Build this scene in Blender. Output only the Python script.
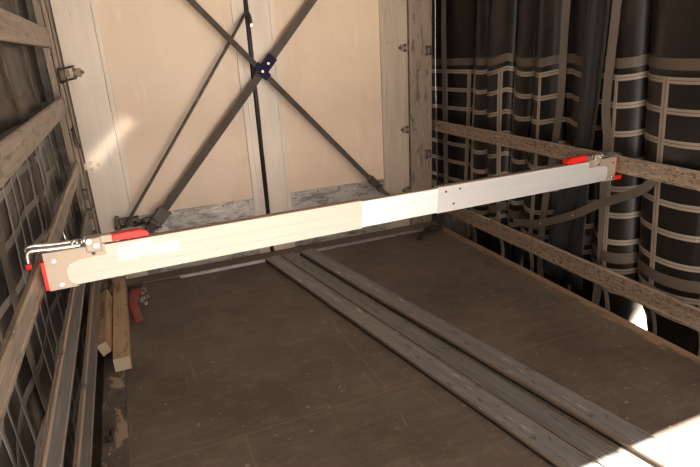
import bpy, bmesh, math, random
from mathutils import Vector, Matrix
random.seed(7)
scene = bpy.context.scene
for o in list(bpy.data.objects): bpy.data.objects.remove(o)
COL = scene.collection

# ------------------------------------------------------------------ camera
cam_d = bpy.data.cameras.new('camera'); cam = bpy.data.objects.new('camera', cam_d); COL.objects.link(cam)
cam_d.sensor_width = 36; cam_d.lens = 535.0/700*36; cam_d.clip_start = .02; cam_d.clip_end = 500
M = Matrix(((0.92080349, 0.17373651, -0.34919414), (-0.38656268, 0.28746505, -0.87631794), (-0.05186731, 0.94190205, 0.33185887)))
mw = M.to_4x4(); mw.translation = Vector((0.30, -3.55, 1.378)); cam.matrix_world = mw
scene.camera = cam

# ------------------------------------------------------------------ light
w = bpy.data.worlds.new('sky'); scene.world = w; w.use_nodes = True
nt = w.node_tree; bg = nt.nodes['Background']
sky = nt.nodes.new('ShaderNodeTexSky'); sky.sky_type = 'NISHITA'; sky.sun_disc = False
sky.sun_elevation = math.radians(43); sky.sun_rotation = math.radians(150); sky.dust_density = 4; sky.ozone_density = .3; sky.air_density = .8
mixn = nt.nodes.new('ShaderNodeMix'); mixn.data_type = 'RGBA'; mixn.inputs[0].default_value = .8
mixn.inputs[7].default_value = (5.8, 5.35, 4.95, 1)       # bright warm haze
nt.links.new(sky.outputs[0], mixn.inputs[6]); nt.links.new(mixn.outputs[2], bg.inputs[0]); bg.inputs[1].default_value = .26
sd = bpy.data.lights.new('sun', 'SUN'); sun = bpy.data.objects.new('sun', sd); COL.objects.link(sun)
sd.energy = 30; sd.angle = math.radians(.35); sd.color = (1, .95, .88)
sun.rotation_euler = Vector((.12, -1.5, 1.5)).to_track_quat('Z', 'Y').to_euler()
sun.location = (6, -12, 12)
# added lamp out of view, standing in for a sun streak on the left bulkhead
gd = bpy.data.lights.new('added_glint', 'AREA'); gl = bpy.data.objects.new('added_glint', gd); COL.objects.link(gl)
gd.shape = 'RECTANGLE'; gd.size = .065; gd.size_y = .36; gd.spread = math.radians(1.2); gd.energy = .028; gd.color = (1, .9, .78)
gp = Vector((1.2, -5.0, 1.9)); gdir = (Vector((.19, 0, .90)) - gp).normalized(); gup = Vector((.31, 0, .29)); gy = (gup - gdir*gup.dot(gdir)).normalized(); gx = gy.cross(-gdir)
gm = Matrix((gx, gy, -gdir)).transposed().to_4x4(); gm.translation = gp; gl.matrix_world = gm
scene.view_settings.view_transform = 'Standard'; scene.view_settings.look = 'None'
scene.view_settings.gamma = 1; scene.view_settings.use_curve_mapping = False
scene.view_settings.exposure = 1.22

# ------------------------------------------------------------------ materials
def new_mat(name):
    m = bpy.data.materials.new(name); m.use_nodes = True
    return m, m.node_tree, m.node_tree.nodes['Principled BSDF']
def ramp(nt, src, stops):
    r = nt.nodes.new('ShaderNodeValToRGB'); nt.links.new(src, r.inputs[0])
    while len(r.color_ramp.elements) < len(stops): r.color_ramp.elements.new(.5)
    for e, (p, c) in zip(r.color_ramp.elements, stops):
        e.position = p; e.color = (c, c, c, 1) if isinstance(c, (int, float)) else (*c, 1)
    return r.outputs[0]
def coords(nt, sc=(1, 1, 1), rot=(0, 0, 0)):
    t = nt.nodes.new('ShaderNodeTexCoord'); mp = nt.nodes.new('ShaderNodeMapping')
    mp.inputs['Scale'].default_value = sc; mp.inputs['Rotation'].default_value = rot
    nt.links.new(t.outputs['Object'], mp.inputs[0]); return mp.outputs[0]
def noise(nt, co, scale, detail=5, rough=.6, dist=0):
    n = nt.nodes.new('ShaderNodeTexNoise'); n.inputs['Scale'].default_value = scale; n.inputs['Detail'].default_value = detail
    n.inputs['Roughness'].default_value = rough; n.inputs['Distortion'].default_value = dist
    nt.links.new(co, n.inputs['Vector']); return n.outputs[0]
def mixc(nt, fac, a, b):
    n = nt.nodes.new('ShaderNodeMix'); n.data_type = 'RGBA'
    if isinstance(fac, (int, float)): n.inputs[0].default_value = fac
    else: nt.links.new(fac, n.inputs[0])
    for i, v in ((6, a), (7, b)):
        if isinstance(v, tuple): n.inputs[i].default_value = (*v, 1)
        else: nt.links.new(v, n.inputs[i])
    return n.outputs[2]
def surf(name, c1, c2, scale=6, rough=.5, metal=0, stretch=(1, 1, 1), layers=(), bump=.1, bscale=40, spec=.5, coat=0):
    """layers: (colour, scale, threshold, softness, stretch, amount)"""
    m, nt, b = new_mat(name)
    co = coords(nt, stretch)
    c = mixc(nt, ramp(nt, noise(nt, co, scale), [(.3, 0), (.7, 1)]), c1, c2)
    for lay in layers:
        col, sc, th, so, st, am = lay[:6]
        cc = coords(nt, st, lay[6] if len(lay) > 6 else (0, 0, 0))
        f = ramp(nt, noise(nt, cc, sc, 6, .65, .3), [(th, 0), (min(1, th+so), am)])
        c = mixc(nt, f, c, col)
    nt.links.new(c, b.inputs['Base Color'])
    b.inputs['Roughness'].default_value = rough; b.inputs['Metallic'].default_value = metal
    b.inputs['Specular IOR Level'].default_value = spec
    if coat: b.inputs['Coat Weight'].default_value = coat; b.inputs['Coat Roughness'].default_value = .15
    if bump:
        bn = nt.nodes.new('ShaderNodeBump'); bn.inputs['Strength'].default_value = bump; bn.inputs['Distance'].default_value = .01
        nt.links.new(noise(nt, co, bscale, 4), bn.inputs['Height']); nt.links.new(bn.outputs[0], b.inputs['Normal'])
    return m

def floor_mat():
    m, nt, b = new_mat('plywood floor')
    co = coords(nt)
    c = mixc(nt, ramp(nt, noise(nt, co, 2.2, 6, .65), [(.32, 0), (.7, 1)]), (.092, .071, .056), (.16, .128, .104))
    c = mixc(nt, ramp(nt, noise(nt, coords(nt, (1, 3, 1), (0, 0, .3)), 7, 8, .75), [(.5, 0), (.72, .6)]), c, (.235, .18, .135))
    c = mixc(nt, ramp(nt, noise(nt, co, 30, 4, .6), [(.665, 0), (.69, .75)]), c, (.46, .34, .24))          # chips
    c = mixc(nt, ramp(nt, noise(nt, coords(nt, (1, 11, 1), (0, 0, 1.1)), 3, 6, .6, 1.6), [(.66, 0), (.69, .35)]), c, (.30, .235, .175))   # drag marks
    c = mixc(nt, ramp(nt, noise(nt, coords(nt, (16, 1, 1), (0, 0, .35)), 2.3, 6, .6, 1.8), [(.64, 0), (.67, .4)]), c, (.29, .22, .16))
    c = mixc(nt, ramp(nt, noise(nt, co, 1.6, 8, .75), [(.52, 0), (.62, .45)]), c, (.07, .05, .038))
    # board joints
    br = nt.nodes.new('ShaderNodeTexBrick'); br.inputs['Scale'].default_value = 1; br.inputs['Mortar Size'].default_value = .0035
    br.inputs['Brick Width'].default_value = 1.22; br.inputs['Row Height'].default_value = 1.21; br.inputs['Mortar Smooth'].default_value = .6
    br.inputs['Color1'].default_value = (0, 0, 0, 1); br.inputs['Color2'].default_value = (0, 0, 0, 1); br.inputs['Mortar'].default_value = (.5, .5, .5, 1)
    mp = nt.nodes.new('ShaderNodeMapping'); mp.inputs['Location'].default_value = (.1, .62, 0)
    t = nt.nodes.new('ShaderNodeTexCoord'); nt.links.new(t.outputs['Object'], mp.inputs[0]); nt.links.new(mp.outputs[0], br.inputs[0])
    c = mixc(nt, br.outputs[0], c, (.27, .195, .135))
    # worn raw edge along the right side
    sx = nt.nodes.new('ShaderNodeSeparateXYZ'); nt.links.new(t.outputs['Object'], sx.inputs[0])
    ad = nt.nodes.new('ShaderNodeMath'); ad.operation = 'MULTIPLY_ADD'; ad.inputs[1].default_value = .26
    nt.links.new(noise(nt, coords(nt, (6, 1.5, 1)), 4, 6, .8), ad.inputs[0]); nt.links.new(sx.outputs[0], ad.inputs[2])
    c = mixc(nt, ramp(nt, ad.outputs[0], [(.0, 0), (1, 0)]) if False else ramp_shift(nt, ad.outputs[0], 2.505, 2.545), c, (.40, .26, .15))
    nt.links.new(c, b.inputs['Base Color'])
    b.inputs['Roughness'].default_value = .55; b.inputs['Specular IOR Level'].default_value = .35
    bn = nt.nodes.new('ShaderNodeBump'); bn.inputs['Strength'].default_value = .25; bn.inputs['Distance'].default_value = .004
    nt.links.new(noise(nt, co, 60, 5), bn.inputs['Height']); nt.links.new(bn.outputs[0], b.inputs['Normal'])
    return m
def ramp_shift(nt, src, a, b):
    n = nt.nodes.new('ShaderNodeMapRange'); n.inputs[1].default_value = a; n.inputs[2].default_value = b
    n.inputs[4].default_value = .8
    nt.links.new(src, n.inputs[0]); return n.outputs[0]

X1 = (1, 1, 1)
MAT = dict(
 floor=floor_mat(),
 rim=surf('painted floor rim', (.08, .068, .058), (.14, .115, .095), 8, .5, .2, X1, [((.44, .34, .25), 8, .52, .04, (1.5, .6, 1), .8), ((.03, .022, .018), 14, .56, .08, (1, .6, 1), .8), ((.3, .16, .08), 30, .62, .06, X1, .6)], .3),
 panel=surf('cream bulkhead panel', (.74, .575, .43), (.66, .50, .365), 1.4, .42, 0, X1, [((.52, .37, .26), 3.5, .54, .25, (1, 1, .35), .5), ((.36, .25, .18), 34, .72, .04, X1, .6), ((.82, .70, .56), 6, .58, .15, (2.5, 1, .5), .45), ((.42, .28, .18), 22, .66, .05, (6, 1, .25), .35, (0, .3, 0))], .05),
 stile=surf('grey white door frame', (.66, .565, .475), (.55, .465, .385), 3, .42, .1, (4, 1, .5), [((.33, .245, .185), 10, .6, .1, (5, 1, .22), .55), ((.16, .115, .085), 26, .68, .04, (1.4, 1, .6), .75), ((.75, .67, .58), 14, .6, .06, (6, 1, .3), .5)], .08),
 stile_shaded=surf('shaded grey brown door frame', (.50, .41, .325), (.40, .32, .25), 3, .45, .1, (4, 1, .5), [((.24, .175, .125), 10, .56, .12, (5, 1, .22), .65), ((.14, .1, .07), 26, .66, .04, (1.4, 1, .6), .8)], .08),  # darker copy of the frame, weaker light at the right put into the colour
 kick=surf('scuffed kick plate', (.46, .42, .385), (.33, .295, .265), 7, .36, .3, X1, [((.10, .085, .07), 5, .5, .12, (1, 1, 2.5), .75, (0, .35, 0)), ((.08, .065, .05), 9, .58, .03, (1, 1, 9), .8, (0, .9, 0)), ((.72, .69, .66), 11, .6, .03, (1, 1, 11), .7, (0, .75, 0)), ((.1, .08, .06), 60, .6, .05, X1, .6)], .25),
 post=surf('corner post', (.30, .23, .17), (.21, .155, .115), 6, .5, .1, (3, 3, .5), [((.08, .055, .04), 14, .54, .08, (2, 2, .45), .8), ((.55, .43, .33), 22, .63, .04, (3, 3, .4), .6), ((.04, .03, .022), 50, .66, .03, X1, .8)], .25),
 rail_wood=surf('weathered wooden slat', (.35, .265, .19), (.235, .17, .12), 7, .6, 0, (1, .3, 4), [((.10, .07, .048), 55, .52, .06, (1, .6, 1.3), .75), ((.55, .43, .31), 22, .58, .05, (1, .4, 3), .5), ((.05, .036, .026), 8, .56, .2, (1, .5, 1.5), .5), ((.035, .025, .018), 90, .60, .04, (1, .8, 1), .9)], .35),
 rail_metal=surf('dull slat', (.40, .335, .28), (.27, .22, .18), 5, .42, .3, (1, .2, 5), [((.12, .09, .07), 16, .54, .07, (1, .6, 2), .7), ((.62, .54, .46), 26, .6, .04, (1, .10, 6), .6), ((.05, .04, .03), 40, .64, .04, X1, .7)], .2),
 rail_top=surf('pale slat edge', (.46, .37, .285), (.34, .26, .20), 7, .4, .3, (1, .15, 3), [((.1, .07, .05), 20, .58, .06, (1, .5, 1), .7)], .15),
 slat_grey=surf('grey side slat', (.235, .228, .224), (.15, .145, .142), 6, .42, .3, (5, .25, 5), [((.06, .05, .042), 24, .58, .06, (3, .4, 3), .7), ((.52, .49, .46), 20, .6, .04, (6, .25, 6), .6), ((.3, .22, .15), 12, .62, .08, (3, .3, 3), .5)], .2),
 slat_pale=surf('grey scuffed slat', (.30, .292, .288), (.19, .184, .182), 7, .4, .3, (4, .4, 1), [((.07, .06, .05), 26, .58, .06, (2, .6, 1), .7), ((.14, .125, .11), 4, .52, .15, (3, .4, 1), .6), ((.64, .61, .58), 14, .6, .04, (3, .5, 1), .6), ((.3, .23, .16), 9, .62, .1, (2, .4, 1), .5)], .25),
 slat_edge=surf('brown slat edge', (.29, .22, .16), (.18, .135, .1), 9, .5, .15, (1, .2, 1), (), .1),
 alu_right=surf('brushed grey aluminium', (.74, .745, .76), (.66, .665, .68), 2, .32, .55, (.3, 1, 8), [((.75, .755, .77), 9, .55, .1, (.12, 1, 7), .6)], .03),
 alu=surf('bright aluminium', (.72, .725, .735), (.67, .675, .685), 2, .36, .3, (.3, 1, 8), [((.85, .85, .86), 9, .55, .1, (.12, 1, 7), .6)], .02),
 alu_cream=surf('cream aluminium', (.55, .49, .43), (.52, .46, .405), 2, .42, .08, (.3, 1, 8), [((.59, .535, .475), 9, .55, .1, (.12, 1, 7), .6)], .02),
 alu_top=surf('oxidised brown edge', (.34, .24, .16), (.22, .15, .1), 12, .5, .2, (.2, 1, 1), (), .05),
 plate=surf('cream steel end plate', (.40, .33, .255), (.36, .29, .225), 6, .45, .15, X1, [((.34, .25, .18), 20, .62, .1, X1, .5)], .06),
 plate_grey=surf('brown grey steel plate', (.47, .38, .3), (.4, .32, .25), 6, .4, .5, X1, (), .04),
 sill=surf('aluminium sill strip', (.52, .51, .52), (.36, .35, .35), 10, .35, .7, (1, 6, 1), [((.12, .09, .07), 16, .58, .08, (.6, 2, 1), .8)], .1),
 sill_brown=surf('brown sill', (.17, .125, .09), (.12, .085, .062), 6, .55, 0, (1, 5, 1), (), .1),
 chrome=surf('zinc plated steel', (.72, .69, .66), (.5, .47, .44), 20, .25, .9, X1, (), .02),
 black=surf('black rubber and gap shadow', (.02, .017, .015), (.03, .025, .022), 10, .45, 0, X1, (), .05),
 dark_steel=surf('dark oily steel', (.085, .066, .052), (.045, .035, .028), 16, .4, .5, X1, [((.22, .15, .1), 22, .6, .06, X1, .7)], .15),
 rusty=surf('rusty hardware', (.14, .095, .062), (.09, .062, .042), 20, .5, .4, X1, (), .1),
 web=surf('brown grey webbing', (.105, .084, .066), (.07, .055, .043), 9, .75, 0, X1, (), .3, 160),
 web_curtain=surf('grey brown strap', (.125, .098, .077), (.095, .074, .058), 5, .7, 0, X1, (), .2, 160),
 blue=surf('navy plastic', (.006, .008, .035), (.01, .013, .05), 12, .6, 0, X1, (), .05, 40, .15),
 copper=surf('copper rivet', (.75, .36, .16), (.6, .3, .14), 12, .3, .8, X1, (), 0),
 red=surf('glossy red grip', (.62, .018, .012), (.56, .015, .01), 5, .35, 0, X1, (), .02, 40, .3),
 red_worn=surf('worn red paint', (.40, .045, .025), (.26, .03, .018), 12, .45, 0, X1, [((.2, .1, .06), 18, .55, .05, X1, .85)], .15),
 label=surf('pale label', (.72, .69, .65), (.71, .68, .64), 3, .45, 0, X1, (), 0),
 bluetag=surf('blue tag', (.05, .2, .5), (.06, .22, .55), 5, .4, 0, X1, (), 0),
 wood=surf('pale softwood', (.56, .40, .25), (.42, .285, .17), 5, .65, 0, (5, .5, 5), [((.2, .125, .07), 12, .54, .07, (3, .4, 3), .7), ((.06, .04, .028), 26, .63, .04, X1, .8)], .25),
 wood_end=surf('pale end grain', (.50, .385, .27), (.40, .30, .205), 12, .7, 0, X1, [((.3, .2, .12), 20, .62, .06, X1, .5)], .1),
 brand=surf('faded black stamp', (.1, .065, .04), (.26, .17, .1), 40, .7, 0, X1, (), 0),
 curtain=surf('dark glossy tarpaulin', (.010, .0085, .0075), (.017, .014, .012), 3, .36, 0, (1, 1, .6), [((.085, .05, .028), 5, .58, .2, (1.5, 1.5, .5), .55), ((.12, .095, .075), 34, .67, .03, (.7, .7, 2), .6), ((.10, .08, .06), 22, .66, .03, (.5, .5, 3.5), .5)], .25, 10, .35),
 curtain_left=surf('dirty translucent tarpaulin', (.055, .046, .04), (.028, .024, .021), 3, .42, 0, (1, 1, .6), [((.22, .18, .145), 7, .54, .1, (1, 1, .3), .5), ((.022, .017, .014), 6, .54, .08, (1, 1, .35), .85)], .3, 12),
 sheet=surf('blue black plastic sheet', (.030, .031, .034), (.018, .018, .02), 2.5, .35, 0, (3, 3, .5), [((.085, .08, .075), 7, .60, .08, (1, 1, .3), .4)], .3, 9, .35),
 tape=surf('welded grey tape', (.33, .275, .225), (.27, .222, .18), 6, .55, 0, X1, (), .05),
 tape_mid=surf('welded tape darker middle', (.15, .12, .095), (.13, .102, .08), 6, .55, 0, X1, (), .05),
 tape_left=surf('bluish grey tape', (.25, .235, .23), (.19, .178, .17), 6, .5, 0, X1, (), .05),
 band=surf('brown reinforcement band', (.115, .088, .067), (.095, .072, .055), 4, .55, 0, X1, (), .05),
 ceiling=surf('roof tarpaulin', (.5, .45, .4), (.45, .4, .36), 2, .6, 0, X1, (), 0),
 ground=surf('pale concrete yard', (.50, .46, .41), (.44, .4, .35), 1, .8, 0, X1, (), .1),
 clear=None)
def film():
    m, nt, b = new_mat('torn clear film')
    b.inputs['Base Color'].default_value = (.16, .15, .14, 1); b.inputs['Alpha'].default_value = .4; b.inputs['Roughness'].default_value = .2
    return m
MAT['clear'] = film()

# ------------------------------------------------------------------ mesh helpers
class MB:
    def __init__(s): s.bm = bmesh.new(); s.mi = 0
    def _tag(s, faces, mi):
        for f in faces: f.material_index = mi if mi is not None else 0
    def box(s, x0, x1, y0, y1, z0, z1, bev=.0, mi=0, mtx=None):
        vs = [s.bm.verts.new(v) for v in ((x0,y0,z0),(x1,y0,z0),(x1,y1,z0),(x0,y1,z0),(x0,y0,z1),(x1,y0,z1),(x1,y1,z1),(x0,y1,z1))]
        fs = [s.bm.faces.new([vs[i] for i in q]) for q in ((0,3,2,1),(4,5,6,7),(0,1,5,4),(1,2,6,5),(2,3,7,6),(3,0,4,7))]
        if mtx is not None:
            for v in vs: v.co = mtx @ v.co
        if bev:
            es = list({e for f in fs for e in f.edges})
            r = bmesh.ops.bevel(s.bm, geom=es, offset=bev, segments=2, affect='EDGES', profile=.6)
            fs = list({f for v in r['verts'] for f in v.link_faces} | {f for f in fs if f.is_valid})
        s._tag(fs, mi); return s
    def prism(s, pts, axis, a, b, mi=0, bev=0, mtx=None):
        """closed polygon pts in the plane normal to axis ('x','y','z'), extruded a..b"""
        def P(p, t): return {'x': (t, p[0], p[1]), 'y': (p[0], t, p[1]), 'z': (p[0], p[1], t)}[axis]
        A = [s.bm.verts.new(P(p, a)) for p in pts]; B = [s.bm.verts.new(P(p, b)) for p in pts]
        n = len(pts); fs = [s.bm.faces.new(A[::-1]), s.bm.faces.new(B)]
        for i in range(n): fs.append(s.bm.faces.new((A[i], A[(i+1) % n], B[(i+1) % n], B[i])))
        if mtx is not None:
            for v in A+B: v.co = mtx @ v.co
        if bev:
            es = list({e for f in fs[:2] for e in f.edges})
            r = bmesh.ops.bevel(s.bm, geom=es, offset=bev, segments=2, affect='EDGES')
            fs = list({f for v in r['verts'] for f in v.link_faces} | {f for f in fs if f.is_valid})
        s._tag(fs, mi); return s
    def tube(s, pts, r, n=10, mi=0, closed=False):
        pts = [Vector(p) for p in pts]; N = len(pts); rings = []
        up = None
        for i, p in enumerate(pts):
            if closed: t = (pts[(i+1) % N]-pts[i-1])
            else: t = pts[min(i+1, N-1)]-pts[max(i-1, 0)]
            t.normalize()
            if up is None: up = Vector((0, 0, 1)) if abs(t.z) < .9 else Vector((1, 0, 0))
            a = (up - t*up.dot(t)).normalized(); b = t.cross(a); up = a
            rr = r[i] if isinstance(r, (list, tuple)) else r
            rings.append([s.bm.verts.new(p + (a*math.cos(2*math.pi*k/n) + b*math.sin(2*math.pi*k/n))*rr) for k in range(n)])
        fs = []
        for i in range(N if closed else N-1):
            R0, R1 = rings[i], rings[(i+1) % N]
            for k in range(n):
                f = s.bm.faces.new((R0[k], R0[(k+1) % n], R1[(k+1) % n], R1[k])); f.smooth = True; fs.append(f)
        if not closed:
            fs.append(s.bm.faces.new(rings[0][::-1])); fs.append(s.bm.faces.new(rings[-1]))
        s._tag(fs, mi); return s
    def ribbon(s, pts, wid, thick, side, mi=0):
        """flat strip along pts; side = vector(s) across the strip"""
        pts = [Vector(p) for p in pts]; N = len(pts); sec = []
        for i, p in enumerate(pts):
            t = (pts[min(i+1, N-1)]-pts[max(i-1, 0)]).normalized()
            sv = Vector(side[i] if isinstance(side, list) else side); sv = (sv - t*sv.dot(t)).normalized(); nv = t.cross(sv)
            wv = wid[i] if isinstance(wid, list) else wid
            sec.append([s.bm.verts.new(p + sv*a*wv/2 + nv*b*thick/2) for a, b in ((-1,-1),(1,-1),(1,1),(-1,1))])
        fs = [s.bm.faces.new(sec[0][::-1]), s.bm.faces.new(sec[-1])]
        for i in range(N-1):
            for k in range(4): fs.append(s.bm.faces.new((sec[i][k], sec[i][(k+1) % 4], sec[i+1][(k+1) % 4], sec[i+1][k])))
        s._tag(fs, mi); return s
    def build(s, name, mats, parent=None, smooth=False):
        bmesh.ops.recalc_face_normals(s.bm, faces=s.bm.faces)
        me = bpy.data.meshes.new(name); s.bm.to_mesh(me); s.bm.free()
        o = bpy.data.objects.new(name, me); COL.objects.link(o)
        for m in (mats if isinstance(mats, (list, tuple)) else [mats]): me.materials.append(MAT[m])
        if smooth:
            for p in me.polygons: p.use_smooth = True
        if parent is not None:
            o.parent = parent
        return o
def empty(name, loc=(0, 0, 0), label=None, cat=None, group=None, kind=None):
    o = bpy.data.objects.new(name, None); COL.objects.link(o); o.location = loc; o.empty_display_size = .05
    tag(o, label, cat, group, kind); return o
def tag(o, label=None, cat=None, group=None, kind=None):
    for k, v in (('label', label), ('category', cat), ('group', group), ('kind', kind)):
        if v: o[k] = v
    return o
def struct(mb, name, mats, smooth=False): return tag(mb.build(name, mats, None, smooth), kind='structure')
def copy_tree(o, parent=None):
    c = o.copy(); COL.objects.link(c)
    if parent is not None: c.parent = parent
    for ch in o.children: copy_tree(ch, c)
    return c

W = 2.45; REAR = -5.1; ROOF = -5.10; PI = math.pi
# ------------------------------------------------------------------ structure: floor, trims, ceiling
struct(MB().box(.097, W, REAR, 0, -.06, 0), 'floor', 'floor')
b = MB(); 
b.prism([(0, -.06), (.095, -.06), (.095, .001), (.091, .003), (.006, .003), (0, -.002)], 'y', REAR, 0)
rim = struct(b, 'trim_1', 'rim')
# lashing slot with a ring in the rim
b = MB()
b.box(.018, .046, -1.645, -1.555, .0032, .0042, 0)
b.build('slot', 'black', rim)
b = MB(); b.tube([(.032+.009*math.cos(a), -1.60+.034*math.sin(a), .009) for a in [2*PI*i/20 for i in range(20)]], .0035, 8, closed=True)
tag(b.build('lashing_ring', 'rusty', rim))
# aluminium threshold + brown sill in front of the doors
b = MB(); b.box(.45, 2.28, -.150, -.128, .0003, .006, .002).box(.45, 2.28, -.126, -.120, .0003, .010, .001)
struct(b, 'trim_2', 'sill')
struct(MB().box(.10, 2.44, -.112, .0, .0003, .010, .002), 'trim_3', 'sill_brown')
struct(MB().box(-.12, W+.35, ROOF, .35, 2.6, 2.64), 'ceiling', 'ceiling')
struct(MB().box(-.2, 2.75, .40, .42, -.3, 2.6), 'added_light_blocker', 'black')  # unseen panel added behind the doors to stop daylight leaking round the corner
struct(MB().box(-60, 60, -60, 60, -1.3, -1.25), 'ground', 'ground')
# trailer chassis side beams below the floor, widened to block light from underneath
struct(MB().box(-.068, W-.01, REAR, .1, -.3, -.061).box(-.068, -.001, REAR, .1, -.061, -.03).box(W-.01, 2.62, REAR, .1, -.3, -.17), 'trim_4', 'dark_steel')

# ------------------------------------------------------------------ bulkhead doors
def bolt_plate(parent, cx, z, flip=1, mat='rusty'):
    b = MB()
    b.box(cx-.022, cx+.022, -.008, -.001, z-.024, z+.024, .002, 0)
    b.box(cx-.052*flip-.012, cx-.052*flip+.012, -.010, -.001, z-.02, z+.02, .003, 0) if flip else None
    h = b.build('hinge_plate', 'stile' if mat != 'rusty' else 'post', parent)
    for dx, dz in ((-.014*flip, .017), (-.014*flip, -.019), (.026*flip, .001)):
        q = MB(); q.tube([(cx+dx, -.0005, z+dz), (cx+dx, -.013, z+dz)], .011, 12); q.tube([(cx+dx, -.013, z+dz), (cx+dx, -.019, z+dz)], .006, 6)
        q.build('bolt', mat, h)
    return h
def door(name, x0, xa, xb, x1, hinges, label):
    root = empty(name, (0, 0, 0), kind='structure', label=label)
    b = MB(); b.box(x0, xa-.028, 0, .06, .0, 2.58, .002); b.box(xa-.027, xa, .002, .055, .0, 2.58, .002); b.build('stile', 'stile', root)
    b = MB(); b.box(xb, x1, 0, .06, .0, 2.58, .002); b.box(xb+.036, xb+.042, -.003, 0, .0, 2.58, .001); b.build('stile', 'stile_shaded' if xb > 2 else 'stile', root)
    MB().box(xa, xb, .012, .05, .416, 2.58).build('panel', 'panel', root)
    b = MB(); b.box(xa, xb, .004, .05, .0, .416, .001)
    k = b.build('kick_plate', 'kick', root)
    for i in range(5):
        MB().tube([(xa+.04+(xb-xa-.08)*i/4, .004, .398), (xa+.04+(xb-xa-.08)*i/4, .0005, .398)], .006, 8).build('rivet', 'rusty', k)
    for cx, z, fl, mt in hinges: bolt_plate(root, cx, z, fl, mt)
    return root
door('door_1', .034, .258, 1.016, 1.092, [(.092, 1.31, 1, 'rusty'), (.074, .772, 1, 'plate_grey')], 'left bulkhead door leaf with cream panel and scuffed kick plate')
door('door_2', 1.122, 1.28, 2.02, 2.232, [(2.195, 1.34, -1, 'rusty'), (2.20, .765, -1, 'rusty'), (2.20, .30, -1, 'rusty')], 'right bulkhead door leaf with cream panel and scuffed kick plate')
b = MB(); b.box(1.091, 1.123, .01, .06, .0, 2.58); b.tube([(1.107, .004, .02), (1.107, .004, 2.58)], .0125, 12)
struct(b, 'trim_5', 'black')
# right post beside the doors
b = MB(); b.box(2.243, 2.41, -.004, .1, 0, 2.58, .003); b.box(2.395, 2.43, .0, .16, 0, 2.58, .002)
rp = struct(b, 'trim_6', 'post')
struct(MB().box(2.228, 2.246, .012, .06, 0, 2.58), 'trim_7', 'black')
def keeper(x, z, parent, y=-.006):
    b = MB(); b.tube([(x-.018, y, z-.03), (x-.018, y-.02, z-.03), (x-.018, y-.02, z+.03), (x-.018, y, z+.03)], .005, 8)
    b.tube([(x+.012, y, z-.03), (x+.012, y-.02, z-.03), (x+.012, y-.02, z+.03), (x+.012, y, z+.03)], .005, 8)
    b.tube([(x-.018, y-.02, z+.025), (x+.012, y-.02, z+.025)], .005, 8).tube([(x-.018, y-.02, z-.025), (x+.012, y-.02, z-.025)], .005, 8)
    b.build('keeper_loop', 'rusty', parent)
keeper(2.394, 1.31, rp); keeper(2.392, .56, rp)
# left corner post
b = MB()
b.box(-.045, -.012, -.085, .05, 0, 2.58, .002); b.box(-.010, .012, -.06, .05, 0, 2.58, .003); b.box(.014, .024, -.03, .05, 0, 2.58, .002)
lp = struct(b, 'trim_8', 'post')
struct(MB().box(-.14, -.047, -.03, .05, 0, 2.58).box(.023, .035, .015, .06, 0, 2.58), 'trim_9', 'dark_steel')
for z0 in (1.31, .95):
    b = MB()
    if z0 > 1: b.tube([(.005, -.06, z0+.03), (.005, -.10, z0+.02), (.07, -.10, z0+.035), (.08, -.012, z0+.035)], .006, 8).tube([(.005, -.06, z0-.05), (.005, -.10, z0-.045), (.06, -.10, z0-.03), (.08, -.012, z0-.03)], .006, 8).tube([(.005, -.10, z0+.02), (.005, -.10, z0-.045)], .006, 8)
    else: b.tube([(.012, -.07, z0+.07), (.02, -.07, z0-.02), (.03, -.075, z0-.045), (.022, -.085, z0-.055), (.008, -.08, z0-.04), (.004, -.07, z0+.06)], .004, 8)
    b.build('keeper_loop', 'dark_steel', lp)
for z in (.62, .5, .36, .22):
    MB().box(-.012, .016, -.10, -.06, z-.03, z+.03, .004).build('latch_block', 'dark_steel', lp)

# ------------------------------------------------------------------ side rails (slats)
def rail(name, side, z0, z1, mat, y0, y1, bow, label, group, t=.018):
    """slat with a lipped top and bottom edge, extruded along y with a slight bow"""
    s = -1 if side == 'l' else 1; x0 = 0 if side == 'l' else W
    prof = [(0, z0+.006), (0, z0+.001), (.004, z0), (t, z0), (t, z1), (t*.62, z1+.0015), (t*.55, z1-.0015), (t*.35, z1-.0015), (t*.3, z1+.0015), (.003, z1), (0, z1-.003),
            (0, z1-.011), (.0022, z1-.013), (.0022, z0+.015), (0, z0+.013)]
    mb = MB(); N = 28; rings = []
    for i in range(N+1):
        y = y0+(y1-y0)*i/N
        rings.append([mb.bm.verts.new((x0+s*p[0], y, p[1]+bow(y))) for p in prof])
    mb.bm.faces.new(rings[0]); mb.bm.faces.new(rings[-1][::-1])
    for i in range(N):
        for k in range(len(prof)):
            j = (k+1) % len(prof); mb.bm.faces.new((rings[i][k], rings[i][j], rings[i+1][j], rings[i+1][k]))
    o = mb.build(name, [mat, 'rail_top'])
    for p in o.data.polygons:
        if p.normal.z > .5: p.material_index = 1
    tag(o, label, 'side rail', group); return o
flat = lambda y: 0
rail('side_rail', 'l', 1.447, 1.545, 'rail_metal', REAR, -.05, flat, 'highest slat on the left side, above eye level, ending at the grey corner post', 'left side slats')
rail('side_rail', 'l', 1.100, 1.186, 'rail_metal', REAR, -.055, flat, 'left slat next above the hooked end of the beam, second slat from the top', 'left side slats')
rail('side_rail', 'l', .750, .818, 'rail_metal', REAR, -.06, lambda y: .006*max(0, (-y-1.2))**1.5*1.8, 'slat on the left side that the aluminium beam hooks over', 'left side slats')
rail('side_rail', 'l', .405, .527, 'slat_grey', REAR, -.06, flat, 'second slat from the bottom on the left side, below the hooked end of the beam', 'left side slats')
rail('side_rail', 'l', .125, .262, 'slat_grey', REAR, -.065, lambda y: .03*max(0, 1+y/1.2), 'lowest slat on the left side, just above the floor rim beside the timber blocks', 'left side slats')
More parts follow.
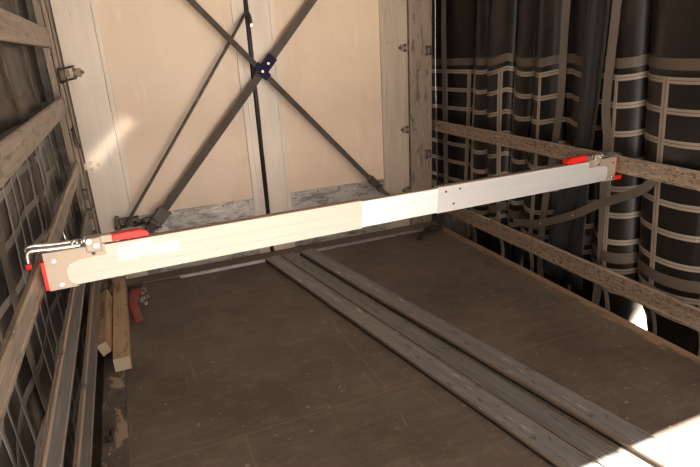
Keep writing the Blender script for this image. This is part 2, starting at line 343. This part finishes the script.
rail('side_rail', 'r', .728, .808, 'rail_wood', REAR, .03, flat, 'upper speckled wooden slat on the right side, carrying the right end of the beam', 'right side slats')
rail('side_rail', 'r', .115, .214, 'rail_wood', REAR, .03, flat, 'lower wooden slat on the right side, just above the floor edge', 'right side slats')

# ------------------------------------------------------------------ curtains
def smooth_curve(pts, n):
    out = []
    P = [Vector(p) for p in pts]; P = [P[0]] + P + [P[-1]]
    for i in range(1, len(P)-2):
        for k in range(n):
            t = k/n; a, b_, c, d = P[i-1], P[i], P[i+1], P[i+2]
            out.append(.5*((2*b_)+(c-a)*t+(2*a-5*b_+4*c-d)*t*t+(3*b_-a-3*c+d)*t**3))
    out.append(P[-2]); return out
class Curtain:
    """dark tarpaulin hanging in folds: plan curve (x, y), lifted in z; inward = sign of the interior side"""
    sag = None
    def __init__(s, plan, warp, inward):
        s.P = plan; s.warp = warp; s.inw = inward
        s.L = [0]
        for a, b_ in zip(plan, plan[1:]): s.L.append(s.L[-1]+(b_-a).length)
    def at(s, l, z, off=0):
        i = 0
        lo, hi = 0, len(s.L)-1
        while hi-lo > 1:
            m = (lo+hi)//2
            if s.L[m] <= l: lo = m
            else: hi = m
        t = (l-s.L[lo])/max(1e-6, s.L[hi]-s.L[lo])
        p = s.P[lo].lerp(s.P[hi], t)
        a = s.P[max(0, lo-1)]; b_ = s.P[min(len(s.P)-1, hi+1)]
        tv = (b_-a).normalized(); n = Vector((-tv.y, tv.x))
        if n.x*s.inw < 0 and abs(n.x) > .02: n = -n
        n = s.sgn*Vector((-tv.y, tv.x))
        dx, dy = s.warp(p.y, z, l)
        return Vector((p.x+n.x*off+dx, p.y+n.y*off+dy, z+(s.sag(p.y, z) if s.sag else 0)))
    def sheet(s, mat, z0, z1, parent, splits=(), ds=.012, dz=.06):
        """splits: (length along curve, height) where the hem hangs open below that height"""
        mb = MB(); NS = int(s.L[-1]/ds); NZ = int((z1-.14)/dz); V = []
        zs = [z0+(-.2-z0)*k/4 for k in range(4)]+[-.2+i*.01 for i in range(34)]+[.14+(z1-.14)*k/NZ for k in range(NZ+1)]
        for i in range(NS+1): V.append([mb.bm.verts.new(s.at(s.L[-1]*i/NS, z)) for z in zs])
        for i in range(NS):
            l0, l1 = s.L[-1]*i/NS, s.L[-1]*(i+1)/NS
            for k in range(len(zs)-1):
                if any(l0 <= sl < l1 and zs[k] < zt for sl, zt in splits): continue
                mb.bm.faces.new((V[i][k], V[i+1][k], V[i+1][k+1], V[i][k+1])).smooth = True
        o = mb.build('tarpaulin', mat, parent)
        sm = o.modifiers.new('thickness', 'SOLIDIFY'); sm.thickness = .0012; sm.offset = 0
        return o
    def strip_h(s, mb, z, hw, off, mi=0, l0=0, l1=None, ds=.012, th=.0015, hole=None):
        l1 = s.L[-1] if l1 is None else l1; n = max(2, int((l1-l0)/ds)); prev = None
        for i in range(n+1):
            l = l0+(l1-l0)*i/n
            cur = [mb.bm.verts.new(s.at(l, z+dz, o)) for dz, o in ((-hw, off), (hw, off), (hw, off+th), (-hw, off+th))]
            if prev and not (hole and hole((cur[0].co+cur[1].co)/2)):
                for k in range(4):
                    f = mb.bm.faces.new((prev[k], prev[(k+1) % 4], cur[(k+1) % 4], cur[k])); f.material_index = mi
            prev = cur
    def strip_v(s, mb, l, z0, z1, hw, off, mi=0, th=.0015, dz=.06, sway=None, hole=None):
        n = int((z1-z0)/dz); prev = None
        for i in range(n+1):
            z = z0+(z1-z0)*i/n; ll = l+(sway(z) if sway else 0)
            cur = [mb.bm.verts.new(s.at(ll+d, z, o)) for d, o in ((-hw, off), (hw, off), (hw, off+th), (-hw, off+th))]
            if prev and not (hole and hole((cur[0].co+cur[1].co)/2)):
                for k in range(4):
                    f = mb.bm.faces.new((prev[k], prev[(k+1) % 4], cur[(k+1) % 4], cur[k])); f.material_index = mi
            prev = cur
def tapes(c, root, zs, lv, zlow, ztop, m1, m2, hole=None, solid=False):
    mb = MB()
    if solid:
        for z in zs: c.strip_h(mb, z, .013, .002)
        for l in lv: c.strip_v(mb, l, zlow, ztop, .011, .0036)
        return mb.build('reinforcement_grid', [m1, m2], root)
    for z in zs:
        c.strip_h(mb, z-.008, .0055, .002, 0, hole=hole); c.strip_h(mb, z+.008, .0055, .002, 0, hole=hole); c.strip_h(mb, z, .006, .0018, 1, th=.001, hole=hole)
    for l in lv:
        c.strip_v(mb, l-.008, zlow, ztop, .0055, .003, 0, hole=hole); c.strip_v(mb, l+.008, zlow, ztop, .0055, .003, 0, hole=hole); c.strip_v(mb, l, zlow, ztop, .005, .0028, 1, th=.001, hole=hole)
    return mb.build('reinforcement_grid', [m1, m2], root)

# right side: bunched folds
rolls = [(-5.12, -4.6, .1), (-4.6, -4.1, .12), (-4.1, -3.6, .12), (-3.6, -3.1, .1), (-3.1, -2.62, .13), (-2.62, -2.22, .14), (-2.22, -1.775, .155), (-1.775, -1.475, .15), (-1.475, -1.17, .11), (-1.17, -.875, .15), (-.875, -.715, .11), (-.715, -.50, .13), (-.50, -.27, .12)]
plan = []
for y0, y1, D in rolls:
    for k in range(24):
        th = PI*k/24
        plan.append(Vector((2.675-D*max(0, math.sin(th))**.75, (y0+y1)/2-(y1-y0)/2*math.cos(th)*(1+.12*math.sin(th)))))
plan += [Vector((2.66, -.26)), Vector((2.60, -.18)), Vector((2.575, -.05)), Vector((2.57, .1)), Vector((2.56, .35))]
def warp_r(y, z, l):
    dx = .012*math.sin(z*2.3+y*5); dy = .012*math.sin(z*1.9+y*3.1)*(1 if y < -.3 else .3)*(0 if -2.1 < y < -1.5 else 1) + .098*(z-.1)*math.exp(-((y+1.775)/.25)**2)
    if -1.2 < y < -.3: dy += .05*math.sin((z-.5)*1.7)*math.sin(y*9)
    if z < .12: dx += .3*(.12-max(z, -.02))
    for yc, ls, zt, k in SPL:
        if z < zt and abs(y-yc) < .4: dy += (-1 if l < ls else 1)*k*(zt-max(z, -.15))**1.3*math.exp(-((l-ls)/.12)**2)
    return (dx, dy)
SPL = []
tilts = {-.50: .035, -.715: -.05, -.875: .03, -1.17: -.012, -1.475: .02, -1.775: .012, -2.22: -.012}
def sag_r(y, z):
    f = max(0, min(1, (z-.02)/.15))*max(0, min(1, (2.0-z)/.4))
    for y0, y1, D in rolls:
        if y0 <= y <= y1:
            t = (y-y0)/(y1-y0); e_ = min(1, t/.12, (1-t)/.12)
            return f*(.024-.026*math.sin(PI*t)*(1.3-.6*min(z, 1)) + tilts.get(y0, 0)*(t-.5)*e_)
    return 0
cr = Curtain(plan, warp_r, -1); cr.sgn = 1; cr.sag = sag_r
def l_near(c, y): return min(zip(c.P, c.L), key=lambda q: abs(q[0].y-y))[1]
SPL += [(-1.775, l_near(cr, -1.775), .09, .62), (-.875, l_near(cr, -.875), .045, .25)]
hole_r = lambda c: c.z < .05 and any(abs(c.y-q[0]) < .05 for q in SPL)
rootR = empty('side_curtain', (2.6, -1.2, -.15), 'dark glossy tarpaulin curtain bunched in folds on the right side behind the slats', 'curtain')
def keep(o, root):
    return o
class Off:  # children keep world coordinates
    pass
def reparent(root):
    inv = Matrix.Translation(-Vector(root.location))
    for ch in root.children: 
        ch.data.transform(inv)
HZ = [1.155, 1.025, .89, .755, .62, .485, .345, .19, .07]
cr.sheet('curtain', -.62, 2.56, rootR, [(q[1]+1e-4, q[2]) for q in SPL])
tapes(cr, rootR, HZ, [.10+.235*i for i in range(int(cr.L[-1]/.235))], -.1, 1.165, 'tape', 'tape_mid', hole_r)
mb = MB(); cr.strip_h(mb, 1.222, .024, .003); mb.build('upper_band', 'band', rootR)
mb = MB(); cr.strip_h(mb, .262, .028, .0055); mb.build('lower_band', 'band', rootR)
for pts in ([(2.515, -1.528, 2.5), (2.512, -1.528, 1.5), (2.512, -1.526, 1.05), (2.508, -1.562, .86), (2.512, -1.567, .65), (2.514, -1.60, .21), (2.54, -1.57, -.09), (2.56, -1.57, -.2)],
            [(2.52, -1.20, 2.5), (2.515, -1.204, 1.54), (2.512, -1.217, 1.03), (2.510, -1.19, .7), (2.514, -1.162, .51), (2.515, -1.142, .19), (2.54, -1.14, -.15)],
            [(2.535, .02, 2.5), (2.535, .012, 1.6), (2.53, -.02, .9), (2.53, -.046, .34), (2.55, -.04, -.1)]):
    mb = MB(); mb.ribbon(smooth_curve(pts, 6), .044, .002, (-.25, 1, 0)); mb.build('tension_strap', 'web_curtain', rootR)
reparent(rootR)

# left side: nearly taut
plan = smooth_curve([(-.075+.012*math.sin(i*1.7)+.008*math.sin(i*.6), REAR+(.05-REAR)*i/30) for i in range(31)], 6)
cl = Curtain(plan, lambda y, z, l: (.01*math.sin(z*4+y*2), .006*math.sin(z*5)), 1); cl.sgn = -1
rootL = empty('side_curtain', (-.09, -2.5, -.15), 'dirty grey brown tarpaulin curtain stretched behind the slats on the left side', 'curtain')
cl.sheet('curtain_left', -.62, 2.56, rootL, (), .04)
tapes(cl, rootL, HZ, [.06+.15*i for i in range(int(cl.L[-1]/.15))], -.12, 1.165, 'tape_left', 'tape_left', solid=True)
mb = MB(); cl.strip_h(mb, 1.235, .026, .003); mb.build('upper_band', 'band', rootL)
mb = MB(); cl.strip_h(mb, .262, .028, .0055); mb.build('lower_band', 'band', rootL)
for k, y in enumerate((-.6, -1.25, -1.9, -2.6)):
    mb = MB(); cl.strip_v(mb, y-REAR, -.05, 2.5, .02, .012); mb.build('tension_strap', 'web_curtain', rootL)
reparent(rootL)

# loose dark plastic sheet hanging in front of the right curtain
b = MB(); V = []
for i in range(41):
    u = i/40; row = []
    for k in range(33):
        z = .0+2.5*k/32
        yf = -1.37+(.19*(max(0, .85-z)/.85)**.6 if z < .85 else 0)
        y = -1.50+(yf+1.50)*u + .008*math.sin(z*3+u*4)
        x = 2.497-.008*math.sin(u*9+z*1.2)-.003*math.sin(u*23+z*3)
        row.append(b.bm.verts.new((x+(.12*(.15-z) if z < .15 else 0), y, z)))
    V.append(row)
for i in range(40):
    for k in range(32): b.bm.faces.new((V[i][k], V[i+1][k], V[i+1][k+1], V[i][k+1])).smooth = True
o = b.build('plastic_sheet', 'sheet'); m_ = o.modifiers.new('thickness', 'SOLIDIFY'); m_.thickness = .0015; m_.offset = 0
tag(o, 'smooth blue black plastic sheet hanging without tape grid in the right curtain folds', 'plastic sheet')

# diagonal loose strap behind the right slats
b = MB()
pts = smooth_curve([(2.480, -1.88, .735), (2.478, -1.80, .655), (2.477, -1.58, .535), (2.477, -1.40, .425), (2.477, -1.15, .31), (2.482, -.92, .25)], 6)
b.ribbon(pts, .045, .0025, (0, .25, 1))
o = empty('webbing_strap', (2.49, -1.4, .25), 'brown webbing strap running diagonally across the right curtain between the two slats', 'strap')
b.build('webbing', 'web_curtain', o)
b = MB(); b.tube([(2.477, -1.415, .432), (2.470, -1.415, .432)], .006, 8); b.build('rivet', 'copper', o)
b = MB(); b.tube([(2.477, -1.17, .318), (2.470, -1.17, .318)], .006, 8); b.build('rivet', 'copper', o)
reparent(o)

# thin pale cord in the right corner, torn film below
b = MB(); pts = smooth_curve([(2.438, -.02, 2.5), (2.440, -.03, 1.7), (2.436, -.04, 1.2), (2.438, -.05, .9)], 8)
b.tube(pts, .0035, 6); pts = smooth_curve([(2.438, -.05, .9), (2.432, -.07, .62), (2.437, -.06, .5), (2.428, -.09, .40), (2.436, -.07, .3), (2.43, -.1, .14), (2.42, -.12, .02)], 6)
b.ribbon(pts, [.010+.010*random.random() for _ in pts], .003, (1, .3, 0))
tag(b.build('cord', 'chrome'), 'pale frayed cord hanging down the right corner post to the floor', 'cord')
b = MB(); V = []
for i in range(9):
    V.append([b.bm.verts.new((2.445+.012*math.sin(i*2.1+k), -.16-.045*i, .005+.115*k/5*(1+.25*math.sin(i*3.3)))) for k in range(6)])
for i in range(8):
    for k in range(5): b.bm.faces.new((V[i][k], V[i+1][k], V[i+1][k+1], V[i][k+1])).smooth = True
tag(b.build('plastic_film', 'clear'), 'torn clear plastic film under the lower right slat near the corner', 'plastic film')
# dark strap end on the floor at the right corner
b = MB()
pts = smooth_curve([(2.13, -.33, .008), (2.17, -.27, .022), (2.25, -.235, .03), (2.33, -.22, .018), (2.41, -.17, .012), (2.43, -.14, .006)], 5)
b.ribbon(pts, .035, .005, (.3, 1, .25))
b.ribbon(smooth_curve([(2.25, -.25, .034), (2.30, -.20, .045), (2.37, -.19, .03), (2.40, -.22, .01)], 5), .025, .004, (.2, 1, .3))
tag(b.build('strap_end', 'dark_steel'), 'crumpled dark strap end lying on the floor in the right corner', 'strap')

# ------------------------------------------------------------------ cross straps in front of the doors
def lerp(a, b_, t): return tuple(a[i]+(b_[i]-a[i])*t for i in range(3))
def strap(name, A, B, wid, label, twist=None):
    root = empty(name, B, label, 'ratchet strap', 'crossed ratchet straps')
    b = MB(); N = 24
    pts = [lerp(A, B, i/N) for i in range(N+1)]
    d = (Vector(B)-Vector(A)).normalized(); side = d.cross(Vector((0, 1, 0)))
    sides = []
    for i in range(N+1):
        a = twist(i/N) if twist else 0
        sides.append(tuple(side*math.cos(a)+Vector((0, 1, 0))*math.sin(a)))
    b.ribbon(pts, wid, .004, sides)
    b.ribbon([(p[0], p[1]-.0032, p[2]) for p in pts], wid*.18, .0015, sides)
    b.build('webbing', 'web', root)
    return root, d, side
Yc = -.06
s1, d1, n1 = strap('ratchet_strap', (.287, -.11, 2.20), (1.842, -.11, .468), .042, 'narrow dark ratchet strap running from top left to lower right across the doors', lambda t: .55)
s2, d2, n2 = strap('ratchet_strap', (2.288, -.06, 2.5), (.40, -.06, .42), .048, 'wide brown ratchet strap running from top right to lower left across the doors')
def local(o_, root):
    pass
def frame_mtx(origin, d, n):
    y = Vector((0, 1, 0)); z = -d; x = z.cross(y).normalized() * -1
    x = y.cross(z).normalized(); y2 = z.cross(x)
    m = Matrix((x, y2, z)).transposed().to_4x4(); m.translation = origin; return m
# blue sleeves where the straps cross
cx = Vector((1.146, -.085, 1.243))
for root, d, off, wid, tt in ((s1, d1, -.027, .050, -.01), (s2, d2, .020, .066, -.07)):
    q = MB(); c0 = cx + d*tt; c0.y = -.083+off
    mt = frame_mtx(c0, d, None)
    q.box(-wid/2, wid/2, -.012, .006, -.055, .055, .004, 0, mt); cl_ = q.build('sleeve', 'blue', root); tag(cl_, 'navy blue plastic sleeve')
    q = MB(); p0 = mt @ Vector((0, -.011, .0)); p1 = mt @ Vector((0, -.016, .0)); q.tube([p0, p1], .008, 10); q.build('rivet', 'copper', cl_)
def ratchet(root, P, d, L, wid, hook_to):
    mt = frame_mtx(Vector(P), d, None)
    q = MB()
    for sx in (-1, 1): q.prism([(-.02, .02), (-.035, -.01), (-.03, -.5*L), (-.02, -L), (.004, -L), (.008, 0)], 'x', sx*wid/2-.002, sx*wid/2+.002, 0, .0, mt)
    q.build('ratchet_frame', 'dark_steel', root)
    q = MB(); q.tube([mt @ Vector((-wid/2-.008, -.014, -.02)), mt @ Vector((wid/2+.008, -.014, -.02))], .012, 12)
    q.tube([mt @ Vector((-wid/2-.006, -.012, -.07)), mt @ Vector((wid/2+.006, -.012, -.07))], .008, 12); q.build('spool', 'dark_steel', root)
    q = MB(); q.box(-wid/2-.006, wid/2+.006, -.042, -.034, -.075, .015, .003, 0, mt); q.box(-wid/2-.009, wid/2+.009, -.046, -.03, -.105, -.085, .005, 0, mt); q.build('ratchet_handle', 'dark_steel', root)
    q = MB(); q.ribbon([mt @ Vector((0, -.012, -.09)), mt @ Vector((0, -.008, -L-.03)), Vector(hook_to)], wid*.8, .005, tuple(mt.to_3x3() @ Vector((1, 0, 0)))); q.build('webbing_tail', 'web', root)
    q = MB(); h = Vector(hook_to); q.tube([h+Vector((-.025, 0, .02)), h+Vector((-.02, -.012, -.02)), h+Vector((0, -.015, -.04)), h+Vector((.02, -.012, -.02)), h+Vector((.025, 0, .02))], .005, 8); q.build('hook', 'dark_steel', root)
ratchet(s2, (.425, -.062, .449), d2, .13, .068, (.285, -.06, .315))
ratchet(s1, (1.842, -.112, .468), d1, .13, .036, (2.02, -.09, .30))
for s_ in (s1, s2):
    inv = Matrix.Translation(-Vector(s_.location))
    for ch in s_.children:
        ch.data.transform(inv)
        for g in ch.children: g.data.transform(inv)
# bent steel bar hooked over the middle seam
b = MB(); pts = [(1.121, -.028, 1.535), (1.119, -.03, 1.575), (1.105, -.04, 1.595), (1.08, -.05, 1.585), (1.05, -.055, 1.545), (.94, -.06, 1.395), (.60, -.07, .94), (.25, -.09, .48), (.19, -.10, .40)]
b.tube(smooth_curve(pts, 5), .0095, 10)
root = empty('bent_bar', (.19, -.1, .38), 'thin round steel bar with a bent top hooked over the middle seam of the doors', 'bar')
b.build('rod', 'dark_steel', root)
b = MB(); b.tube([(1.121, -.012, 1.53), (1.121, -.036, 1.53)], .007, 10).box(1.112, 1.130, -.03, -.018, 1.515, 1.545, .003); b.build('hook_tip', 'chrome', root)
reparent(root)
# bracket with ring bolts at the foot of the bent bar
root = empty('lashing_bracket', (.20, 0, .36), 'dark bracket with lashing ring on the left door at the foot of the bent bar', 'bracket')
MB().box(.13, .27, -.05, .0, .395, .425, .004).box(.13, .155, -.09, 0, .36, .44, .004).build('bracket_plate', 'dark_steel', root)
b = MB(); b.tube([(.315+.035*math.cos(a), -.05, .395+.02*math.sin(a)) for a in [2*PI*i/16 for i in range(16)]], .006, 8, closed=True); b.build('ring', 'dark_steel', root)
b = MB(); b.tube([(.12, -.08, .385), (.30, -.06, .385)], .011, 10).tube([(.235, -.06, .385), (.255, -.06, .385)], .018, 6); b.build('bolt', 'dark_steel', root)
reparent(root)

# ------------------------------------------------------------------ the load beam between the side slats
L0 = Vector((.02, -1.926, .763)); L1 = Vector((2.43, -1.691, .698))
e = (L1-L0).normalized(); yv = Vector((-e.y, e.x, 0)).normalized(); zv = e.cross(yv)
beam = empty('load_beam', L0, 'long telescopic aluminium load beam with red grips spanning between the side slats', 'load bar')
beam.rotation_mode = 'QUATERNION'; beam.rotation_quaternion = Matrix((e, yv, zv)).transposed().to_quaternion()
LEN = (L1-L0).length
def section(u0, u1, w0, w1, v0, v1, mat, name, grooves):
    b = MB(); 
    pr = [(v0, w0), (v1, w0), (v1, w1), (v0, w1)]
    # front face with shallow grooves
    front = [(v0, w1-.002)]
    for g in sorted(grooves, reverse=True):
        z = w0+(w1-w0)*g; front += [(v0, z+.0010), (v0+.0004, z+.0005), (v0+.0004, z-.0005), (v0, z-.0010)]
    front += [(v0, w0+.002), (v0+.002, w0), (v1, w0), (v1, w1), (v0+.002, w1)]
    b.prism(front, 'x', u0, u1)
    for f in b.bm.faces:
        f.normal_update()
    o = b.build(name, [mat, 'alu_top'], beam)
    for p in o.data.polygons:
        if p.normal.z > .7: p.material_index = 1
    return o
section(.0, 1.022, 0, .108, 0, .026, 'alu_cream', 'left_tube', (.28, .62))
section(1.0, 1.40, .003, .104, .002, .024, 'alu', 'inner_tube', (.25, .5, .75))
section(1.366, LEN, 0, .108, 0, .026, 'alu_right', 'right_tube', (.3, .64))
def endplate(u, sgn, mat, name):
    pts = [(u, -.003), (u+sgn*.075, -.003), (u+sgn*.056, .006), (u+sgn*.048, .02), (u+sgn*.048, .052), (u+sgn*.058, .068), (u+sgn*.082, .076), (u+sgn*(.158 if sgn > 0 else .187), .078), (u+sgn*(.158 if sgn > 0 else .187), .111), (u, .111)]
    b = MB(); b.prism(pts, 'y', -.003, -.0002, 0, .0008)
    b.box(min(u, u-sgn*.003), max(u, u-sgn*.003), -.003, .028, -.003, .111)
    b.box(min(u, u+sgn*(.158 if sgn > 0 else .187)), max(u, u+sgn*(.158 if sgn > 0 else .187)), -.003, .028, .1085, .1115, .0005)
    o = b.build(name, mat, beam)
    for du, w in ((.022, .085), (.030, .012), (.125, .088)):
        MB().tube([(u+sgn*du, -.003, w), (u+sgn*du, -.0065, w)], .0052, 12).build('rivet', 'chrome' if du < .1 else 'black', o)
    return o
endplate(0, 1, 'plate', 'end_plate'); endplate(LEN, -1, 'plate_grey', 'end_plate')
for u, w in ((1.405, .085), (1.475, .088), (1.445, .030)):
    MB().tube([(u, .001, w), (u, -.0035, w)], .004, 10).build('rivet', 'black', beam)
# worn pale label without readable lettering
b = MB()
for u0, u1, w0, w1 in ((.188, .290, .074, .100), (.188, .240, .047, .074), (.240, .292, .052, .074), (.292, .368, .046, .084)):
    b.box(u0, u1, -.0009, -.0001, w0, w1)
tag(b.build('label_patch', 'label', beam), 'pale blank label patch')
def clamp(u, sgn):
    U = lambda a: u+sgn*a
    S = lambda a, b_: sorted((U(a), U(b_)))
    if sgn > 0:
        lo, hi = S(-.013, -.003); MB().box(lo, hi, -.004, .030, .0, .086, .002).build('rubber_pad', 'red', beam)
        q = MB()
        q.tube(smooth_curve([(U(.10), .006, .116), (U(.03), .006, .118), (U(-.025), .006, .122), (U(-.038), .006, .117), (U(-.041), .006, .100), (U(-.041), .006, .088)], 4), .0065, 10)
        q.tube(smooth_curve([(U(.10), .020, .125), (U(.03), .020, .126), (U(-.025), .020, .131), (U(-.039), .020, .125), (U(-.042), .020, .105), (U(-.041), .020, .088)], 4), .0065, 10)
        q.build('hook', 'chrome', beam)
        lo, hi = S(-.050, -.034); MB().box(lo, hi, -.002, .03, .070, .086, .003).build('hook_pad', 'red', beam)
        q = MB(); lo, hi = S(.108, .150); q.box(lo, hi, -.007, -.003, .092, .134, .004); q.box(lo, hi, .024, .028, .110, .134, .003); q.build('latch_bracket', 'plate', beam)
        q = MB()
        for a, w in ((.118, .126), (.136, .112)): q.tube([(U(a), -.012, w), (U(a), .031, w)], .0075, 12)
        q.tube([(U(.09), .013, .124), (U(.125), .013, .128)], .008, 12)
        for a in (.072, .084, .096): q.tube([(U(a), .013, .123), (U(a+.007), .013, .123)], .0115, 6)
        q.build('latch_pin', 'chrome', beam)
        q = MB(); q.prism([(U(.112), .118), (U(.125), .134), (U(.20), .134), (U(.20), .110), (U(.14), .1125)], 'y', .001, .025, 0, .002); q.build('latch_lever', 'plate', beam)
        q = MB(); q.prism([(U(.180), .134), (U(.215), .134), (U(.258), .135), (U(.274), .130), (U(.284), .118), (U(.279), .112), (U(.262), .117), (U(.225), .113), (U(.180), .1125)], 'y', -.004, .030, 0, .004); q.build('grip', 'red', beam)
        q = MB(); q.tube([(U(.063), .026, .125), (U(.057), .028, .158)], .0028, 8); q.build('safety_pin', 'chrome', beam)
    else:
        lo, hi = S(-.008, -.003); MB().box(lo, hi, -.004, .030, .03, .108, .001).build('rubber_pad', 'red', beam)
        q = MB()
        q.tube(smooth_curve([(U(.11), .006, .118), (U(.03), .006, .119), (U(-.03), .006, .121), (U(-.045), .006, .116), (U(-.048), .006, .100), (U(-.048), .006, .085)], 4), .0055, 10)
        q.tube(smooth_curve([(U(.09), .020, .130), (U(.02), .020, .126), (U(-.03), .020, .125), (U(-.045), .020, .118), (U(-.048), .020, .105), (U(-.048), .020, .085)], 4), .004, 10)
        q.build('hook', 'chrome', beam)
        q = MB(); lo, hi = S(.118, .160); q.box(lo, hi, -.007, -.003, .092, .134, .004); q.box(lo, hi, .024, .028, .110, .134, .003); q.build('latch_bracket', 'plate_grey', beam)
        q = MB()
        for a, w in ((.128, .128), (.147, .114)): q.tube([(U(a), -.012, w), (U(a), .031, w)], .007, 12)
        q.tube([(U(.09), .013, .124), (U(.125), .013, .128)], .008, 12)
        for a in (.078, .092): q.tube([(U(a), .013, .122), (U(a+.008), .013, .122)], .0115, 6)
        q.tube([(U(.145), -.010, .114), (U(.150), -.012, .088)], .003, 8)
        q.build('latch_pin', 'chrome', beam)
        q = MB(); q.prism([(U(.12), .122), (U(.14), .136), (U(.22), .136), (U(.22), .113), (U(.15), .1125)], 'y', .001, .025, 0, .002); q.build('latch_lever', 'chrome', beam)
        q = MB(); q.prism([(U(.208), .139), (U(.25), .140), (U(.306), .138), (U(.332), .131), (U(.341), .118), (U(.333), .112), (U(.315), .116), (U(.27), .1125), (U(.208), .1125)], 'y', -.004, .030, 0, .004); q.build('grip', 'red', beam)
        q = MB(); q.tube([(U(.012), -.006, .012), (U(.012), .03, .012)], .009, 12); q.build('latch_pin', 'chrome', beam)
        lo, hi = S(-.062, -.004); q = MB(); q.box(lo, hi, .0, .022, -.006, .016, .004); q.build('stop_pad', 'red', beam)
clamp(0, 1); clamp(LEN, -1)

# ------------------------------------------------------------------ slats lying on the floor
def floor_slat(P, Q, w0, w1, t, mats, label, z=.0, lip=.006):
    """P,Q = near/far ends of left top edge, w0,w1 = width at each end"""
    P, Q = Vector((P[0], P[1], 0)), Vector((Q[0], Q[1], 0)); d = (Q-P); L = d.length; d.normalize(); s = Vector((d.y, -d.x, 0))
    wd = (w0+w1)/2
    root = empty('loose_slat', (P.x, P.y, z), label, 'loose slat', 'slats lying on the floor')
    root.rotation_euler = (0, 0, math.atan2(d.y, d.x)-PI/2)
    pr = [(0, .002), (.002, 0), (wd-.002, 0), (wd, .002), (wd, t-.002), (wd-.002, t), (wd-.010, t), (wd-.0105, t-.0015), (wd-.013, t-.0015), (wd-.0135, t), (.0112, t), (.0108, t-.0015), (.0104, t-.0015), (.010, t), (.002, t), (0, t-.002), (0, t*.62), (.0025, t*.58), (.0025, t*.42), (0, t*.38)]
    b = MB(); b.prism(pr, 'y', 0, L)
    o = b.build('slat_body', mats, root)
    for p in o.data.polygons:
        if abs(p.normal.x) > .6 or p.center.x < lip: p.material_index = 2 if p.center.z < t*.5 else 1  # lower side faces black: shadow in the gaps put into the colour
    MB().box(.006, wd-.006, -.0006, .002, .005, t-.005).build('end_opening', 'black', root)
    return root
floor_slat((1.522, -3.0), (1.016, -.155), .106, .106, .028, ['slat_pale', 'slat_edge', 'black'], 'left of the three long grey slats lying on the floor, with the brown left edge', lip=.006)
floor_slat((1.638, -3.0), (1.134, -.155), .100, .100, .026, ['slat_grey', 'slat_edge', 'black'], 'middle one of the three long grey slats lying on the floor', lip=.006)
floor_slat((1.794, -3.0), (1.262, -.155), .110, .110, .029, ['slat_pale', 'slat_edge', 'black'], 'right of the three long grey slats lying on the floor, across the dark gap', lip=.0110)

# ------------------------------------------------------------------ timber blocks on the left
def timber(x0, x1, y0, y1, h, label, rz=0, brand=False):
    root = empty('timber_block', (x0, y0, .0035), label, 'timber block', 'timber blocks by the left side'); root.rotation_euler.z = rz
    b = MB(); b.box(0, x1-x0, 0, y1-y0, 0, h, .003)
    o = b.build('block', ['wood', 'wood_end'], root)
    for p in o.data.polygons:
        if abs(p.normal.y) > .8: p.material_index = 1
    if brand:
        q = MB()
        for k in range(7): q.box(.012+.004*(k % 2), x1-x0-.012-.004*((k*2) % 3)/2, .26+.03*k, .275+.03*k, h, h+.0004)
        q.build('stamp', 'brand', root)
    return root
timber(.053, .126, -1.14, -.10, .068, 'long pale timber block lying on the floor rim beside the plywood')
root = empty('timber_block', (0, -1.03, .0035), 'short pale timber block with dark stamp, wedged tilted under the lowest left slat', 'timber block', 'timber blocks by the left side')
b = MB(); cs = [(-.013, .100), (.029, .116), (.047, .060), (.006, .038)]
b.prism([(x, z-.0035) for x, z in cs], 'y', 0, .66, 0, .002)
o = b.build('block', ['wood', 'wood_end'], root)
for p in o.data.polygons:
    if abs(p.normal.y) > .8: p.material_index = 1
mt = Matrix.Translation((-.013, 0, .0965)) @ Matrix.Rotation(-math.atan2(.016, .042), 4, 'Y')
q = MB()
for k in range(8): q.box(.010+.004*(k % 2), .034-.003*((k*2) % 3), .28+.03*k, .297+.03*k, .0002, .0008, 0, 0, mt)
q.build('stamp', 'brand', root)

# ------------------------------------------------------------------ red clamp with chain on the floor
root = empty('red_clamp', (.17, -.44, .0), 'worn red steel clamp with silver chain lying on the floor beside the timber', 'clamp')
b = MB(); b.prism([(-.040, .0), (-.012, -.235), (.030, -.215), (.008, -.03), (.034, .15), (.045, .235), (-.028, .225), (-.022, .10)], 'z', .004, .024, 0, .003)
b.build('bracket', 'red_worn', root)
b = MB(); b.box(-.035, .055, .225, .25, .004, .045, .004)
for k in range(4): b.box(-.03+.022*k, -.016+.022*k, .212, .224, .02, .042, .002)
b.build('toothed_pad', 'black', root)
b = MB()
random.seed(3)
for k in range(9):
    c0 = Vector((.048+.012*math.sin(k*1.9), .17-.028*k, .026+.008*math.cos(k*2.2))); a0 = k*PI/2
    ring = []
    for i in range(14):
        a = 2*PI*i/14; px, py = .010*math.cos(a), .021*math.sin(a)
        ring.append(c0+Vector((px*math.cos(a0), py, px*math.sin(a0))))
    b.tube(ring, .0038, 6, closed=True)
b.build('chain', 'chrome', root)
MB().box(.022, .036, -.02, .02, .026, .032, .002).build('tag', 'bluetag', root)
